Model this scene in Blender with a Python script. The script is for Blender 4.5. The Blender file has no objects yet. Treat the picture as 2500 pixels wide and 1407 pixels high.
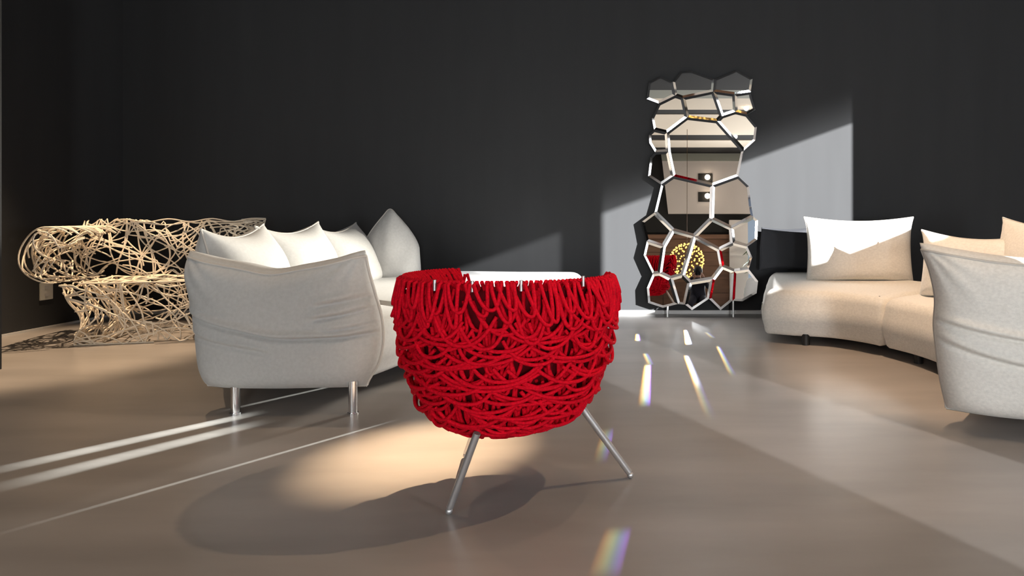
import bpy, bmesh, math, random
from mathutils import Vector, Matrix
from mathutils.noise import noise as pnoise
C = bpy.context.scene.collection
S = bpy.context.scene
PI = math.pi
R = math.radians
V = Vector

# ------------------------------------------------------------------ camera
H, F, YH, PX = 1.10, 1800.0, 470.0, 1703.0   # eye height, focal length in pixels of a 2500 px frame, vanishing point (the frame is cropped off-centre)
SK = (PX - 1250) / F
def sk(x, y, z=0.0): return V((x - SK * y, y, z))
cam_d = bpy.data.cameras.new('camera'); cam = bpy.data.objects.new('camera', cam_d); C.objects.link(cam)
cam.location = (0, 0, H); cam.rotation_euler = (R(90), 0, 0)
cam_d.sensor_width = 36; cam_d.lens = 36 * F / 2500
cam_d.shift_x = -(PX - 1250) / 2500
cam_d.shift_y = -(703.5 - YH) / 2500
cam_d.clip_start = 0.05
S.camera = cam
S.view_settings.view_transform = 'Standard'; S.view_settings.look = 'None'
S.view_settings.gamma = 1; S.view_settings.exposure = 0.0
S.view_settings.use_curve_mapping = False
S.cycles.max_bounces = 8

def at(x, y, Y):
    return V(((x - PX) / F * Y, Y, H - (y - YH) / F * Y))

# ------------------------------------------------------------------ world
w = bpy.data.worlds.new('sky'); S.world = w; w.use_nodes = True
bg = w.node_tree.nodes['Background']; bg.inputs[0].default_value = (0.62, 0.76, 1.0, 1); bg.inputs[1].default_value = 1.2

# ------------------------------------------------------------------ lights
SUN = V((-0.52, 0.75, -0.188)).normalized()
def sun():
    l = bpy.data.lights.new('sun', 'SUN'); l.energy = 29; l.angle = R(0.35); l.color = (1.0, 0.99, 0.97)
    o = bpy.data.objects.new('sun', l); C.objects.link(o)
    o.rotation_euler = SUN.to_track_quat('-Z', 'Y').to_euler(); o.location = (9, -8, 5)
sun()
def area(name, loc, target, sx, sy, e, col):
    l = bpy.data.lights.new(name, 'AREA'); l.shape = 'RECTANGLE'; l.size = sx; l.size_y = sy; l.energy = e; l.color = col
    o = bpy.data.objects.new(name, l); C.objects.link(o); o.location = loc
    o.rotation_euler = (V(target) - V(loc)).to_track_quat('-Z', 'Y').to_euler()
    return o
area('skylight_rear', (-3.6, -4.6, 2.6), (-1.2, 3.0, 0.5), 3.2, 2.6, 85, (0.95, 0.98, 1.0))  # unseen soft fill added behind the camera to light the fronts
area('window_light_rear', (2.25, -7.2, 1.35), (0.2, 3.0, 0.5), 0.7, 2.2, 380, (0.96, 0.99, 1.0))
area('window_light_right', (4.05, -1.2, 1.35), (-1.5, 3.2, 0.4), 0.5, 0.6, 80, (0.95, 0.98, 1.0))
def spot(name, loc, target, angle, e, col=(1.0, 0.72, 0.46), blend=0.6, size=0.03):
    l = bpy.data.lights.new(name, 'SPOT'); l.energy = e; l.color = col; l.spot_size = R(angle); l.spot_blend = blend
    l.shadow_soft_size = size
    o = bpy.data.objects.new(name, l); C.objects.link(o); o.location = loc
    o.rotation_euler = (V(target) - V(loc)).to_track_quat('-Z', 'Y').to_euler()
    return o
spot('spot_chair', sk(2.7, 3.1, 4.2), sk(0.1, 2.8, 0.3), 66, 240, blend=1.0)
spot('spot_pool', sk(1.3, 5.3, 4.2), sk(-0.36, 3.12, 0.0), 12, 4200, (1, 0.72, 0.45), 1.0)
spot('spot_bench', sk(-2.75, 5.75, 4.2), sk(-3.25, 5.05, 0.0), 36, 1100)
spot('spot_floor', sk(-2.6, 4.6, 4.2), sk(-2.3, 3.4, 0.0), 80, 230, blend=1.0)
spot('spot_back', sk(0.3, 5.6, 4.2), sk(0.0, 6.05, 0.4), 26, 1000, (0.98, 0.98, 1.0), blend=1.0)  # spot added to brighten the far sofa seat
spot('spot_sofa', sk(2.0, 4.2, 4.2), sk(3.05, 4.7, 0.5), 48, 680, (1, 0.70, 0.46))
spot('spot_right', sk(1.2, 3.4, 4.2), sk(1.6, 3.0, 0.0), 70, 80, blend=1.0)
spot('mirror_bounce', (-0.15, 6.35, 0.95), sk(-1.42, 4.55, 0.62), 60, 1000, (1.0, 0.94, 0.82), 1.0, 0.15)  # added lamp standing in for sun reflected off the mirror
for lx in (-3.0, 3.0): spot('ceiling_wash', (lx, -4.0, 0.6), (lx * 0.2, -5.0, 4.6), 130, 210, (1, 0.86, 0.68))  # unseen uplights added to brighten the pale ceiling

# added spot lamps imitate sunlight thrown on the floor by the mirror: narrow fans of light that start at the mirror glass
WHITE = [(0.0, (0, 0, 0)), (0.2, (0.7, 0.75, 0.72)), (0.5, (0.9, 0.95, 0.92)), (0.8, (0.7, 0.75, 0.72)), (1.0, (0, 0, 0))]
RAINBOW = [(0.0, (0, 0, 0)), (0.10, (0.8, 0.30, 0.02)), (0.30, (1.0, 0.85, 0.30)), (0.46, (0.75, 1.0, 0.55)), (0.58, (0.30, 0.60, 0.60)), (0.74, (0.30, 0.40, 1.0)), (0.88, (0.35, 0.12, 0.9)), (1.0, (0, 0, 0))]
BRIGHT = [(0.0, (0, 0, 0)), (0.12, (1.0, 0.45, 0.05)), (0.34, (1.0, 0.95, 0.7)), (0.60, (1.0, 1.0, 1.0)), (0.80, (0.5, 0.6, 1.0)), (1.0, (0, 0, 0))]
def floor_pt(x, y):
    Y = H * F / (y - YH); return V(((x - PX) / F * Y, Y, 0))
def beam(far, near, width, power, ramp=WHITE, zs=0.6, soft=0.12, ysrc=6.40):
    f_, n_ = floor_pt(*far), floor_pt(*near)
    k = (ysrc - f_.y) / (f_.y - n_.y); src = f_ + (f_ - n_) * k; src.z = zs
    df, dn = (f_ - src).normalized(), (n_ - src).normalized(); d = (df + dn).normalized()
    x = d.cross(V((0, 0, 1))).normalized(); z = -d; y = z.cross(x)
    l = bpy.data.lights.new('mirror_glint', 'SPOT'); l.energy = power; l.shadow_soft_size = 0.004; l.spot_blend = 0.0
    vf, vn = df.dot(y) / df.dot(d), dn.dot(y) / dn.dot(d)
    uw = width * n_.y / F / 2 / (n_ - src).length
    l.spot_size = min(R(170), 2.3 * max(math.atan(max(abs(vf), abs(vn)) * 1.1), math.atan(uw * 1.6)) + 0.01)
    o = bpy.data.objects.new('mirror_glint', l); C.objects.link(o)
    o.matrix_world = Matrix(((x.x, y.x, z.x, src.x), (x.y, y.y, z.y, src.y), (x.z, y.z, z.z, src.z), (0, 0, 0, 1)))
    l.use_nodes = True; nt = l.node_tree; em = nt.nodes['Emission']
    def N(t, op=None, **ins):
        n = nt.nodes.new(t)
        if op: n.operation = op
        return n
    tc = N('ShaderNodeTexCoord'); sp = N('ShaderNodeSeparateXYZ'); nt.links.new(tc.outputs['Normal'], sp.inputs[0])
    az = N('ShaderNodeMath', 'ABSOLUTE'); nt.links.new(sp.outputs[2], az.inputs[0])
    u = N('ShaderNodeMath', 'DIVIDE'); nt.links.new(sp.outputs[0], u.inputs[0]); nt.links.new(az.outputs[0], u.inputs[1])
    v = N('ShaderNodeMath', 'DIVIDE'); nt.links.new(sp.outputs[1], v.inputs[0]); nt.links.new(az.outputs[0], v.inputs[1])
    mr = N('ShaderNodeMapRange'); mr.inputs[1].default_value = uw; mr.inputs[2].default_value = -uw; nt.links.new(u.outputs[0], mr.inputs[0])
    cr = N('ShaderNodeValToRGB'); nt.links.new(mr.outputs[0], cr.inputs[0]); e = cr.color_ramp.elements
    while len(e) < len(ramp): e.new(0.5)
    for el, (p_, c_) in zip(e, ramp): el.position = p_; el.color = (*c_, 1)
    m2 = N('ShaderNodeMapRange'); m2.inputs[1].default_value = vn; m2.inputs[2].default_value = vf; nt.links.new(v.outputs[0], m2.inputs[0])
    c2_ = N('ShaderNodeValToRGB'); nt.links.new(m2.outputs[0], c2_.inputs[0]); e = c2_.color_ramp.elements
    e.new(0.5); e.new(0.6)
    for el, (p_, g) in zip(e, ((0.0, 0), (soft, 1), (1 - soft, 1), (1.0, 0))): el.position = p_; el.color = (g, g, g, 1)
    mx = N('ShaderNodeMix'); mx.data_type = 'RGBA'; mx.blend_type = 'MULTIPLY'; mx.inputs[0].default_value = 1.0
    nt.links.new(cr.outputs[0], mx.inputs[6]); nt.links.new(c2_.outputs[0], mx.inputs[7]); nt.links.new(mx.outputs[2], em.inputs[0])
beam((600, 1015), (0, 1147), 80, 60000, zs=0.11)
beam((620, 1036), (0, 1190), 100, 45000, soft=0.2, zs=0.125)
beam((960, 1028), (0, 1304), 26, 26000, soft=0.2, zs=0.125)
beam((1000, 1090), (330, 1270), 20, 14000, soft=0.3, zs=0.125)
beam((870, 930), (560, 1000), 20, 9000, zs=0.115)
beam((1575, 863), (1590, 893), 18, 75, RAINBOW, 0.45)
beam((1581, 890), (1572, 995), 34, 20, RAINBOW, 0.5)
beam((1675, 868), (1708, 950), 24, 190, BRIGHT, 0.55)
beam((1698, 928), (1739, 1030), 34, 75, RAINBOW, 0.55, soft=0.25)
beam((1752, 845), (1792, 922), 20, 90, RAINBOW, 0.5)
beam((1673, 806), (1682, 842), 18, 170, BRIGHT, 0.35)
beam((1556, 816), (1557, 833), 14, 22, RAINBOW, 0.35)
beam((1725, 812), (1742, 826), 14, 55, RAINBOW, 0.4)
beam((1628, 848), (1668, 866), 12, 60, RAINBOW, 0.45)
beam((1512, 1285), (1470, 1420), 86, 700, RAINBOW, 0.95, soft=0.25)
beam((1486, 1045), (1462, 1135), 40, 110, RAINBOW, 0.7, soft=0.4)

# ------------------------------------------------------------------ materials
def nd(nt, t, **kw):
    n = nt.nodes.new(t)
    for k, v in kw.items():
        if k == 'ins':
            for kk, vv in v.items(): n.inputs[kk].default_value = vv
        else: setattr(n, k, v)
    return n
def mat(name, col, rough=0.6, metal=0.0, spec=0.5, emis=None, es=0.0, bump=None, vary=None, sheen=0.0, wave=None):
    m = bpy.data.materials.new(name); m.use_nodes = True; nt = m.node_tree
    p = nt.nodes['Principled BSDF']
    c4 = (*col, 1)
    p.inputs['Base Color'].default_value = c4; p.inputs['Roughness'].default_value = rough
    p.inputs['Metallic'].default_value = metal; p.inputs['Specular IOR Level'].default_value = spec
    if sheen: p.inputs['Sheen Weight'].default_value = sheen
    if emis: p.inputs['Emission Color'].default_value = (*emis, 1); p.inputs['Emission Strength'].default_value = es
    tc = nd(nt, 'ShaderNodeTexCoord')
    if vary:                               # (scale vector, amount, detail)
        mp = nd(nt, 'ShaderNodeMapping'); mp.inputs['Scale'].default_value = vary[0]
        nz = nd(nt, 'ShaderNodeTexNoise', ins={'Scale': 1.0, 'Detail': vary[2]})
        mx = nd(nt, 'ShaderNodeMix', data_type='RGBA')
        nt.links.new(tc.outputs['Object'], mp.inputs[0]); nt.links.new(mp.outputs[0], nz.inputs['Vector'])
        mx.inputs[6].default_value = tuple(c * (1 - vary[1]) for c in col) + (1,)
        mx.inputs[7].default_value = tuple(min(1, c * (1 + vary[1])) for c in col) + (1,)
        rp = nd(nt, 'ShaderNodeMapRange', ins={1: 0.3, 2: 0.7})
        nt.links.new(nz.outputs[0], rp.inputs[0]); nt.links.new(rp.outputs[0], mx.inputs[0]); nt.links.new(mx.outputs[2], p.inputs['Base Color'])
    if bump:                               # (scale vector, strength, distance)
        mp2 = nd(nt, 'ShaderNodeMapping'); mp2.inputs['Scale'].default_value = bump[0]
        n2 = nd(nt, 'ShaderNodeTexNoise', ins={'Scale': 1.0, 'Detail': 3.0})
        b = nd(nt, 'ShaderNodeBump', ins={'Strength': bump[1], 'Distance': bump[2]})
        nt.links.new(tc.outputs['Object'], mp2.inputs[0]); nt.links.new(mp2.outputs[0], n2.inputs['Vector'])
        nt.links.new(n2.outputs[0], b.inputs['Height']); nt.links.new(b.outputs[0], p.inputs['Normal'])
    return m
M = {}
M['wall'] = mat('charcoal_plaster', (0.036, 0.0375, 0.040), 0.75, spec=0.25, vary=((7, 7, 0.8), 0.05, 4))
M['floor'] = mat('polished_concrete', (0.292, 0.268, 0.252), 0.30, spec=0.5, vary=((0.9, 3.2, 1), 0.16, 7), bump=((3, 9, 1), 0.06, 0.01))
M['ceil_dark'] = mat('black_ceiling', (0.012, 0.012, 0.013), 0.9)
M['ceil_pale'] = mat('cream_ceiling', (0.62, 0.55, 0.46), 0.8)
M['ceil_grey'] = mat('grey_bulkhead', (0.25, 0.26, 0.23), 0.8)
M['white_wall'] = mat('pale_plaster', (0.55, 0.51, 0.49), 0.8)
M['slot'] = mat('black_slot', (0.006, 0.006, 0.006), 0.8)
M['alu'] = mat('brushed_aluminium', (0.72, 0.72, 0.74), 0.35, 0.9)
M['base'] = mat('pale_skirting', (0.62, 0.62, 0.62), 0.5)
M['chrome'] = mat('chrome', (0.85, 0.85, 0.87), 0.12, 1.0)
M['satin'] = mat('satin_aluminium', (0.62, 0.62, 0.63), 0.38, 0.85)
M['wood'] = mat('brown_timber', (0.16, 0.085, 0.052), 0.45, vary=((1.2, 6, 9), 0.35, 5))
M['fabric'] = mat('ivory_boucle', (0.74, 0.715, 0.67), 0.95, spec=0.15, sheen=0.25, vary=((60, 60, 90), 0.07, 3), bump=((170, 170, 220), 0.22, 0.004))
M['fabric_smooth'] = mat('ivory_canvas', (0.50, 0.497, 0.485), 0.95, spec=0.15, sheen=0.2, vary=((60, 60, 60), 0.05, 3), bump=((190, 190, 190), 0.15, 0.003))
M['piping'] = mat('ivory_piping', (0.56, 0.53, 0.49), 0.9, spec=0.15)
M['dark_fabric'] = mat('charcoal_weave', (0.048, 0.050, 0.056), 1.0, spec=0.02, bump=((160, 160, 160), 0.25, 0.004))
M['black'] = mat('black_plastic', (0.01, 0.01, 0.01), 0.5)
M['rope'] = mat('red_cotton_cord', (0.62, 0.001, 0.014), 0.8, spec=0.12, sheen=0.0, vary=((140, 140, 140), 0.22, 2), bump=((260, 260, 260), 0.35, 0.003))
M['rope_deep'] = mat('deep_red_cord', (0.10, 0.001, 0.004), 0.85, spec=0.15, bump=((160, 160, 160), 0.3, 0.004))  # darker copy of the cord red, stands for shade in the gaps
M['wire'] = mat('peach_white_enamel', (0.80, 0.70, 0.56), 0.5, spec=0.35)
M['mirror'] = mat('mirror_glass', (0.90, 0.90, 0.90), 0.0, 1.0)
M['bevel'] = mat('bevel_glass', (0.93, 0.93, 0.94), 0.03, 1.0)
M['backing'] = mat('dark_backing', (0.012, 0.011, 0.018), 0.4)
M['socket'] = mat('white_plastic', (0.70, 0.70, 0.66), 0.4)
M['gold'] = mat('amber_bulb', (0.9, 0.6, 0.15), 0.3, emis=(1.0, 0.58, 0.13), es=2.4)
M['lamp'] = mat('lit_lamp', (1, 0.9, 0.8), 0.3, emis=(1.0, 0.80, 0.58), es=14)
M['wirebrown'] = mat('dark_bronze', (0.10, 0.06, 0.03), 0.4, 0.8)
M['purple'] = mat('purple_velvet', (0.26, 0.012, 0.42), 0.8, sheen=0.3, bump=((90, 90, 90), 0.2, 0.004))
M['magenta'] = mat('magenta_velvet', (0.75, 0.01, 0.20), 0.8, sheen=0.3)
M['skin'] = mat('skin', (0.50, 0.28, 0.20), 0.6)
M['hair'] = mat('dark_hair', (0.012, 0.009, 0.008), 0.6)
M['cloth'] = mat('dark_clothes', (0.020, 0.018, 0.028), 0.9)
M['leaf'] = mat('palm_leaf', (0.05, 0.10, 0.05), 0.6)
M['sky_glass'] = mat('window_glass', (0.9, 0.95, 1.0), 0.02, spec=0.5)
p = M['sky_glass'].node_tree.nodes['Principled BSDF']; p.inputs['Transmission Weight'].default_value = 1.0; p.inputs['IOR'].default_value = 1.01
M['stone'] = mat('pale_paving', (0.5, 0.52, 0.55), 0.8)

# ------------------------------------------------------------------ helpers
def link(name, me, m=None, parent=None, loc=None):
    o = bpy.data.objects.new(name, me); C.objects.link(o)
    if m is not None and me is not None and len(me.materials) == 0: me.materials.append(m)
    if parent: o.parent = parent
    if loc is not None: o.location = loc
    return o
def mesh(name, vs, fs, m, parent=None, smooth=True, loc=None):
    me = bpy.data.meshes.new(name); me.from_pydata([tuple(v) for v in vs], [], fs)
    if smooth: me.polygons.foreach_set('use_smooth', [True] * len(me.polygons))
    me.update()
    return link(name, me, m, parent, loc)
def bmobj(name, bm, m, parent=None, smooth=False, loc=None):
    me = bpy.data.meshes.new(name); bm.to_mesh(me); bm.free()
    if smooth: me.polygons.foreach_set('use_smooth', [True] * len(me.polygons))
    return link(name, me, m, parent, loc)
def tag(o, label=None, cat=None, group=None, kind=None):
    if label: o['label'] = label
    if cat: o['category'] = cat
    if group: o['group'] = group
    if kind: o['kind'] = kind
    return o
def thing(name, label, cat, loc=(0, 0, 0), group=None):
    o = link(name, None); o.location = loc; o.empty_display_size = 0.1
    return tag(o, label, cat, group)
def box_bm(bm, c, s, bev=0.0, rot=None):
    b = bmesh.new(); bmesh.ops.create_cube(b, size=1)
    for v in b.verts: v.co = V((v.co.x * s[0], v.co.y * s[1], v.co.z * s[2]))
    if bev: bmesh.ops.bevel(b, geom=b.edges[:], offset=bev, segments=2, affect='EDGES')
    for v in b.verts:
        q = v.co.copy()
        if rot is not None: q = rot @ q
        v.co = q + V(c)
    me = bpy.data.meshes.new('tmp'); b.to_mesh(me); b.free(); bm.from_mesh(me); bpy.data.meshes.remove(me)
def box(name, c, s, m, parent=None, bev=0.0, rot=None):
    bm = bmesh.new(); box_bm(bm, c, s, bev, rot)
    return bmobj(name, bm, m, parent)
def tube_geo(pts, r, n=6, closed=False, r_end=None):
    vs, fs = [], []
    N = len(pts); prev = None
    for i, p in enumerate(pts):
        a = pts[(i - 1) % N] if closed or i > 0 else p
        b = pts[(i + 1) % N] if closed or i < N - 1 else p
        t = (b - a); t = t.normalized() if t.length > 1e-9 else V((0, 0, 1))
        if prev is None:
            u = t.orthogonal().normalized()
        else:
            u = prev - t * prev.dot(t)
            u = u.normalized() if u.length > 1e-6 else t.orthogonal().normalized()
        prev = u; wv = t.cross(u)
        rr = r if r_end is None else r + (r_end - r) * i / (N - 1)
        for k in range(n):
            an = 2 * PI * k / n
            vs.append(p + (u * math.cos(an) + wv * math.sin(an)) * rr)
    for i in range(N if closed else N - 1):
        j = (i + 1) % N
        for k in range(n):
            k2 = (k + 1) % n
            fs.append((i * n + k, i * n + k2, j * n + k2, j * n + k))
    if not closed:
        b0 = len(vs); vs += [v.copy() for v in vs[:n]]; fs.append(tuple(b0 + k for k in range(n))[::-1])
        b1 = len(vs); vs += [v.copy() for v in vs[(N - 1) * n:N * n]]; fs.append(tuple(b1 + k for k in range(n)))
    return vs, fs
def tube(name, pts, r, m, parent=None, n=6, closed=False, r_end=None):
    vs, fs = tube_geo([V(p) for p in pts], r, n, closed, r_end)
    return mesh(name, vs, fs, m, parent)
class Acc:
    def __init__(s): s.v, s.f = [], []
    def add(s, vf):
        o = len(s.v); s.v += vf[0]; s.f += [tuple(i + o for i in f) for f in vf[1]]
    def build(s, name, m, parent=None, smooth=True): return mesh(name, s.v, s.f, m, parent, smooth)
def catmull(pts, n, closed=False):
    out = []; N = len(pts); segs = N if closed else N - 1
    pts = [V(p) for p in pts]
    def g(i): return pts[i % N] if closed else pts[max(0, min(N - 1, i))]
    for i in range(segs):
        p0, p1, p2, p3 = g(i - 1), g(i), g(i + 1), g(i + 2)
        for k in range(n):
            t = k / n
            out.append(0.5 * ((2 * p1) + (p2 - p0) * t + (2 * p0 - 5 * p1 + 4 * p2 - p3) * t * t + (3 * p1 - p0 - 3 * p2 + p3) * t ** 3))
    if not closed: out.append(pts[-1])
    return out
def lerp_curve(pts, t):
    n = len(pts) - 1; x = min(max(t, 0), 1) * n; i = min(int(x), n - 1); f = x - i
    p0, p1, p2, p3 = pts[max(i - 1, 0)], pts[i], pts[i + 1], pts[min(i + 2, n)]
    if isinstance(p1, (int, float)):
        return 0.5 * (2 * p1 + (p2 - p0) * f + (2 * p0 - 5 * p1 + 4 * p2 - p3) * f * f + (3 * p1 - p0 - 3 * p2 + p3) * f ** 3)
    return tuple(0.5 * (2 * b + (c - a) * f + (2 * a - 5 * b + 4 * c - d) * f * f + (3 * b - a - 3 * c + d) * f ** 3) for a, b, c, d in zip(p0, p1, p2, p3))
def smoothstep(a, b, x):
    t = max(0, min(1, (x - a) / (b - a))); return t * t * (3 - 2 * t)

# ------------------------------------------------------------------ structure
WY = 6.69                       # back wall
LEAN0 = 4.3; MY0 = 6.50
ML0 = 2 * math.sin(R(LEAN0)) * math.cos(R(LEAN0))
CEIL = H - (370.5 - YH) / F * MY0 + (ML0 - (370.5 - YH) / F) * 14
XR, YB = 4.2, -7.5              # right wall, rear wall
LC = sk(-3.53, WY); LD = V((-0.095, -1.07, 0)).normalized()     # left wall runs from the corner towards the viewer, splaying out
LE = LC + LD * 14.9
def struct(o): o['kind'] = 'structure'; return o
struct(box('floor', ((XR - 9) / 2, (WY + YB) / 2, -0.05), (XR + 9, WY - YB + 0.4, 0.1), M['floor']))
struct(box('wall_back', ((XR - 5.6) / 2, WY + 0.1, CEIL / 2), (XR + 5.6, 0.2, CEIL), M['wall']))
mid = (LC + LE) / 2; nrm = V((LD.y, -LD.x, 0))
if nrm.x > 0: nrm = -nrm
struct(box('wall_left', (mid.x + nrm.x * 0.1, mid.y + nrm.y * 0.1, CEIL / 2), ((LE - LC).length, 0.2, CEIL), M['wall'], rot=Matrix.Rotation(math.atan2(LD.y, LD.x), 3, 'Z')))
# short black return wall that just enters the frame on the left
struct(box('wall_return', (at(4, 0, 4.59).x - 0.6, 4.57, CEIL / 2), (1.2, 0.04, CEIL), M['wall']))
# right wall with the tall openings the sun comes through
def win_y(xp): return WY - (XR - xp) / (-SUN.x) * SUN.y          # where the ray that lands at xp on the back wall crosses the right wall
PA, PB, PC_, PD = [at(x, 0, WY).x for x in (2080, 1418, 1368, 1060)]
zh = 1.764 + (XR - PA) / (-SUN.x) * (-SUN.z)
ya, yb, yc, yd = win_y(PA), win_y(PB), win_y(PC_), win_y(PD)
def rw(name, y0, y1, z0, z1): struct(box(name, (XR + 0.1, (y0 + y1) / 2, (z0 + z1) / 2), (0.2, abs(y1 - y0), z1 - z0), M['white_wall']))
CT = CEIL + 0.34
rw('wall_right', ya, WY, 0, CT); rw('wall_right', yd, ya, zh + 0.36, CT); rw('wall_right', yd, yb, zh, zh + 0.36); rw('wall_right', yc, yb, 0, zh); rw('wall_right', yb, ya, 0, 1.695); rw('wall_right', YB, yd, 0, CT)
ms = bpy.data.materials.new('sheer_blind'); ms.use_nodes = True; nt = ms.node_tree
tr = nd(nt, 'ShaderNodeBsdfTransparent', ins={0: (0.40, 0.40, 0.40, 1)}); nt.links.new(tr.outputs[0], nt.nodes['Material Output'].inputs[0])
struct(box('window_2', (XR + 0.1, (yc + yd) / 2, zh / 2), (0.01, abs(yc - yd), zh), ms))  # unseen sheet added to dim the sun through the second opening
# unseen graded strip added over the opening to soften the sun patch's top edge
mh = bpy.data.materials.new('blind_hem'); mh.use_nodes = True; nt = mh.node_tree
tc = nd(nt, 'ShaderNodeTexCoord'); sx = nd(nt, 'ShaderNodeSeparateXYZ'); mr = nd(nt, 'ShaderNodeMapRange', ins={1: 0.0, 2: 1.0, 3: 0.42, 4: 0.0})
tr = nd(nt, 'ShaderNodeBsdfTransparent'); nt.links.new(tc.outputs['Generated'], sx.inputs[0]); nt.links.new(sx.outputs[2], mr.inputs[0])
nt.links.new(mr.outputs[0], tr.inputs[0]); nt.links.new(tr.outputs[0], nt.nodes['Material Output'].inputs[0])
struct(box('window_3', (XR + 0.1, (ya + yb) / 2, zh + 0.18), (0.01, abs(ya - yb), 0.36), mh))
# ceiling: black over the display area, a grey downstand, then a pale ceiling with dark slots
def cl(name, y0, y1, m, z=CEIL, t=0.1): return struct(box(name, ((XR - 9) / 2, (y0 + y1) / 2, z + t / 2), (XR + 9, y1 - y0, t), m))
MY, LEAN = MY0, LEAN0            # mirror foot and lean
def DY(D): return MY - D
ML = 2 * math.sin(R(LEAN)) * math.cos(R(LEAN))
def mz(py, D): return H - (py - YH) / F * MY + (ML - (py - YH) / F) * D      # height met D metres in front of the mirror
def cD(py): return (CEIL - (H - (py - YH) / F * MY)) / (ML - (py - YH) / F)
e = [cD(y) for y in (204, 226, 255.5, 268, 321, 335, 353)]
cl('ceiling', DY(e[0]), WY + 0.2, M['ceil_dark'])
cl('ceiling', DY(e[1]), DY(e[0]), M['ceil_grey'])
cl('ceiling', DY(e[2]), DY(e[1]), M['ceil_pale']); cl('ceiling', DY(e[4]), DY(e[3]), M['ceil_pale']); cl('ceiling', DY(e[6]), DY(e[5]), M['ceil_pale'])
for i, (a, b) in enumerate(((e[2], e[3]), (e[4], e[5]), (e[6], 14.2))):
    cl('trim_%d' % (i + 1), DY(b), DY(a), M['slot'], CEIL + 0.015)
cl('roof', YB - 0.2, WY + 0.3, M['slot'], CEIL + 0.24)  # unseen slab added to stop sun leaking in above the ceiling
# rear wall: timber below, dark band, white bulkhead above
struct(box('wall_rear', (-2.4, YB - 0.1, CEIL / 2), (14, 0.2, CEIL + 0.4), M['slot']))
def rx(px, D=14.0): return (px - PX) / F * (MY + D)
za, zb_, zc = mz(520, 13.9), mz(388, 13.9), CEIL
bx = [rx(1631), rx(1842), rx(1842), rx(1616), rx(1612)]
def prism(name, poly, y0, y1, m):
    n_ = len(poly); vs = [V((x, y0, z)) for x, z in poly] + [V((x, y1, z)) for x, z in poly]
    return mesh(name, vs, [tuple(range(n_)), tuple(n_ + i for i in range(n_))[::-1]] + [(i, n_ + i, n_ + (i + 1) % n_, (i + 1) % n_) for i in range(n_)], m, None, False)
struct(prism('wall_bulkhead', [(rx(1631), za), (rx(1845), za), (rx(1845), zb_), (rx(1615), zb_)], YB, YB + 0.12, M['white_wall']))
struct(prism('wall_bulkhead_top', [(rx(1615), zb_), (rx(1845), zb_), (rx(1845), zc), (rx(1612), zc)], YB, YB + 0.14, M['ceil_grey']))
zt_ = mz(572, 13.9)
pan = box('trim_panelling', ((rx(1540) + rx(1780)) / 2, YB + 0.03, zt_ / 2), (rx(1780) - rx(1540), 0.06, zt_), M['wood']); struct(pan)
pw, ph_ = (rx(1780) - rx(1540)) / 3, (zt_ - 0.16) / 5
for i in range(3):
    for j in range(5):
        box('panel', (rx(1540) + pw * (i + 0.5), YB + 0.075, 0.04 + ph_ * (j + 0.5)), (pw - 0.012, 0.03, ph_ - 0.012), M['wood'], pan, 0.004)
box('ledge', ((rx(1540) + rx(1780)) / 2, YB + 0.09, zt_ - 0.06), (rx(1780) - rx(1540), 0.18, 0.12), M['wood'], pan, 0.005)
struct(box('trim_pillar', ((rx(1780) + rx(1825)) / 2, YB + 0.15, za / 2 - 0.1), (rx(1825) - rx(1780), 0.3, za - 0.2), M['white_wall']))
wx_, ww_ = (rx(1826) + rx(1870)) / 2, rx(1870) - rx(1826)
wn = struct(box('window_1', (wx_, YB + 0.02, 1.25), (ww_, 0.03, 2.5), mat('backlit_pane', (0.05, 0.06, 0.07), 0.2, emis=(0.62, 0.76, 0.95), es=0.42)))
for z in (0.75, 0.95, 2.48): box('window_frame', (wx_, YB + 0.06, z), (ww_, 0.05, 0.04), M['alu'], wn)
# skirting
struct(box('baseboard_back', ((XR - 5.25) / 2, WY - 0.009, 0.016), (XR + 5.25, 0.018, 0.032), M['base']))
q = LC + LD * 3.5 - nrm * 0.008
struct(box('baseboard_left', (q.x, q.y, 0.008), (7.0, 0.012, 0.016), M['base'], rot=Matrix.Rotation(math.atan2(LD.y, LD.x), 3, 'Z')))

# wall socket on the left wall
def left_wall_hit(x, y):
    dx = (x - PX) / F
    # solve LC + s*LD with X = dx*Y
    s = (dx * LC.y - LC.x) / (LD.x - dx * LD.y); P = LC + LD * s
    return V((P.x, P.y, H - (y - YH) / F * P.y))
ps = left_wall_hit(111, 711)
rz = math.atan2(LD.y, LD.x)
t = thing('wall_socket', 'small white socket plate on the dark side wall behind the wire bench', 'socket', ps)
rm = Matrix.Rotation(rz, 3, 'Z')
box('plate', -nrm * 0.006, (0.11, 0.012, 0.14), M['socket'], t, 0.003, rm)
for dz in (-0.03, 0.03): box('outlet', -nrm * 0.013 + V((0, 0, dz)), (0.035, 0.006, 0.028), M['base'], t, 0.002, rm)

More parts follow.
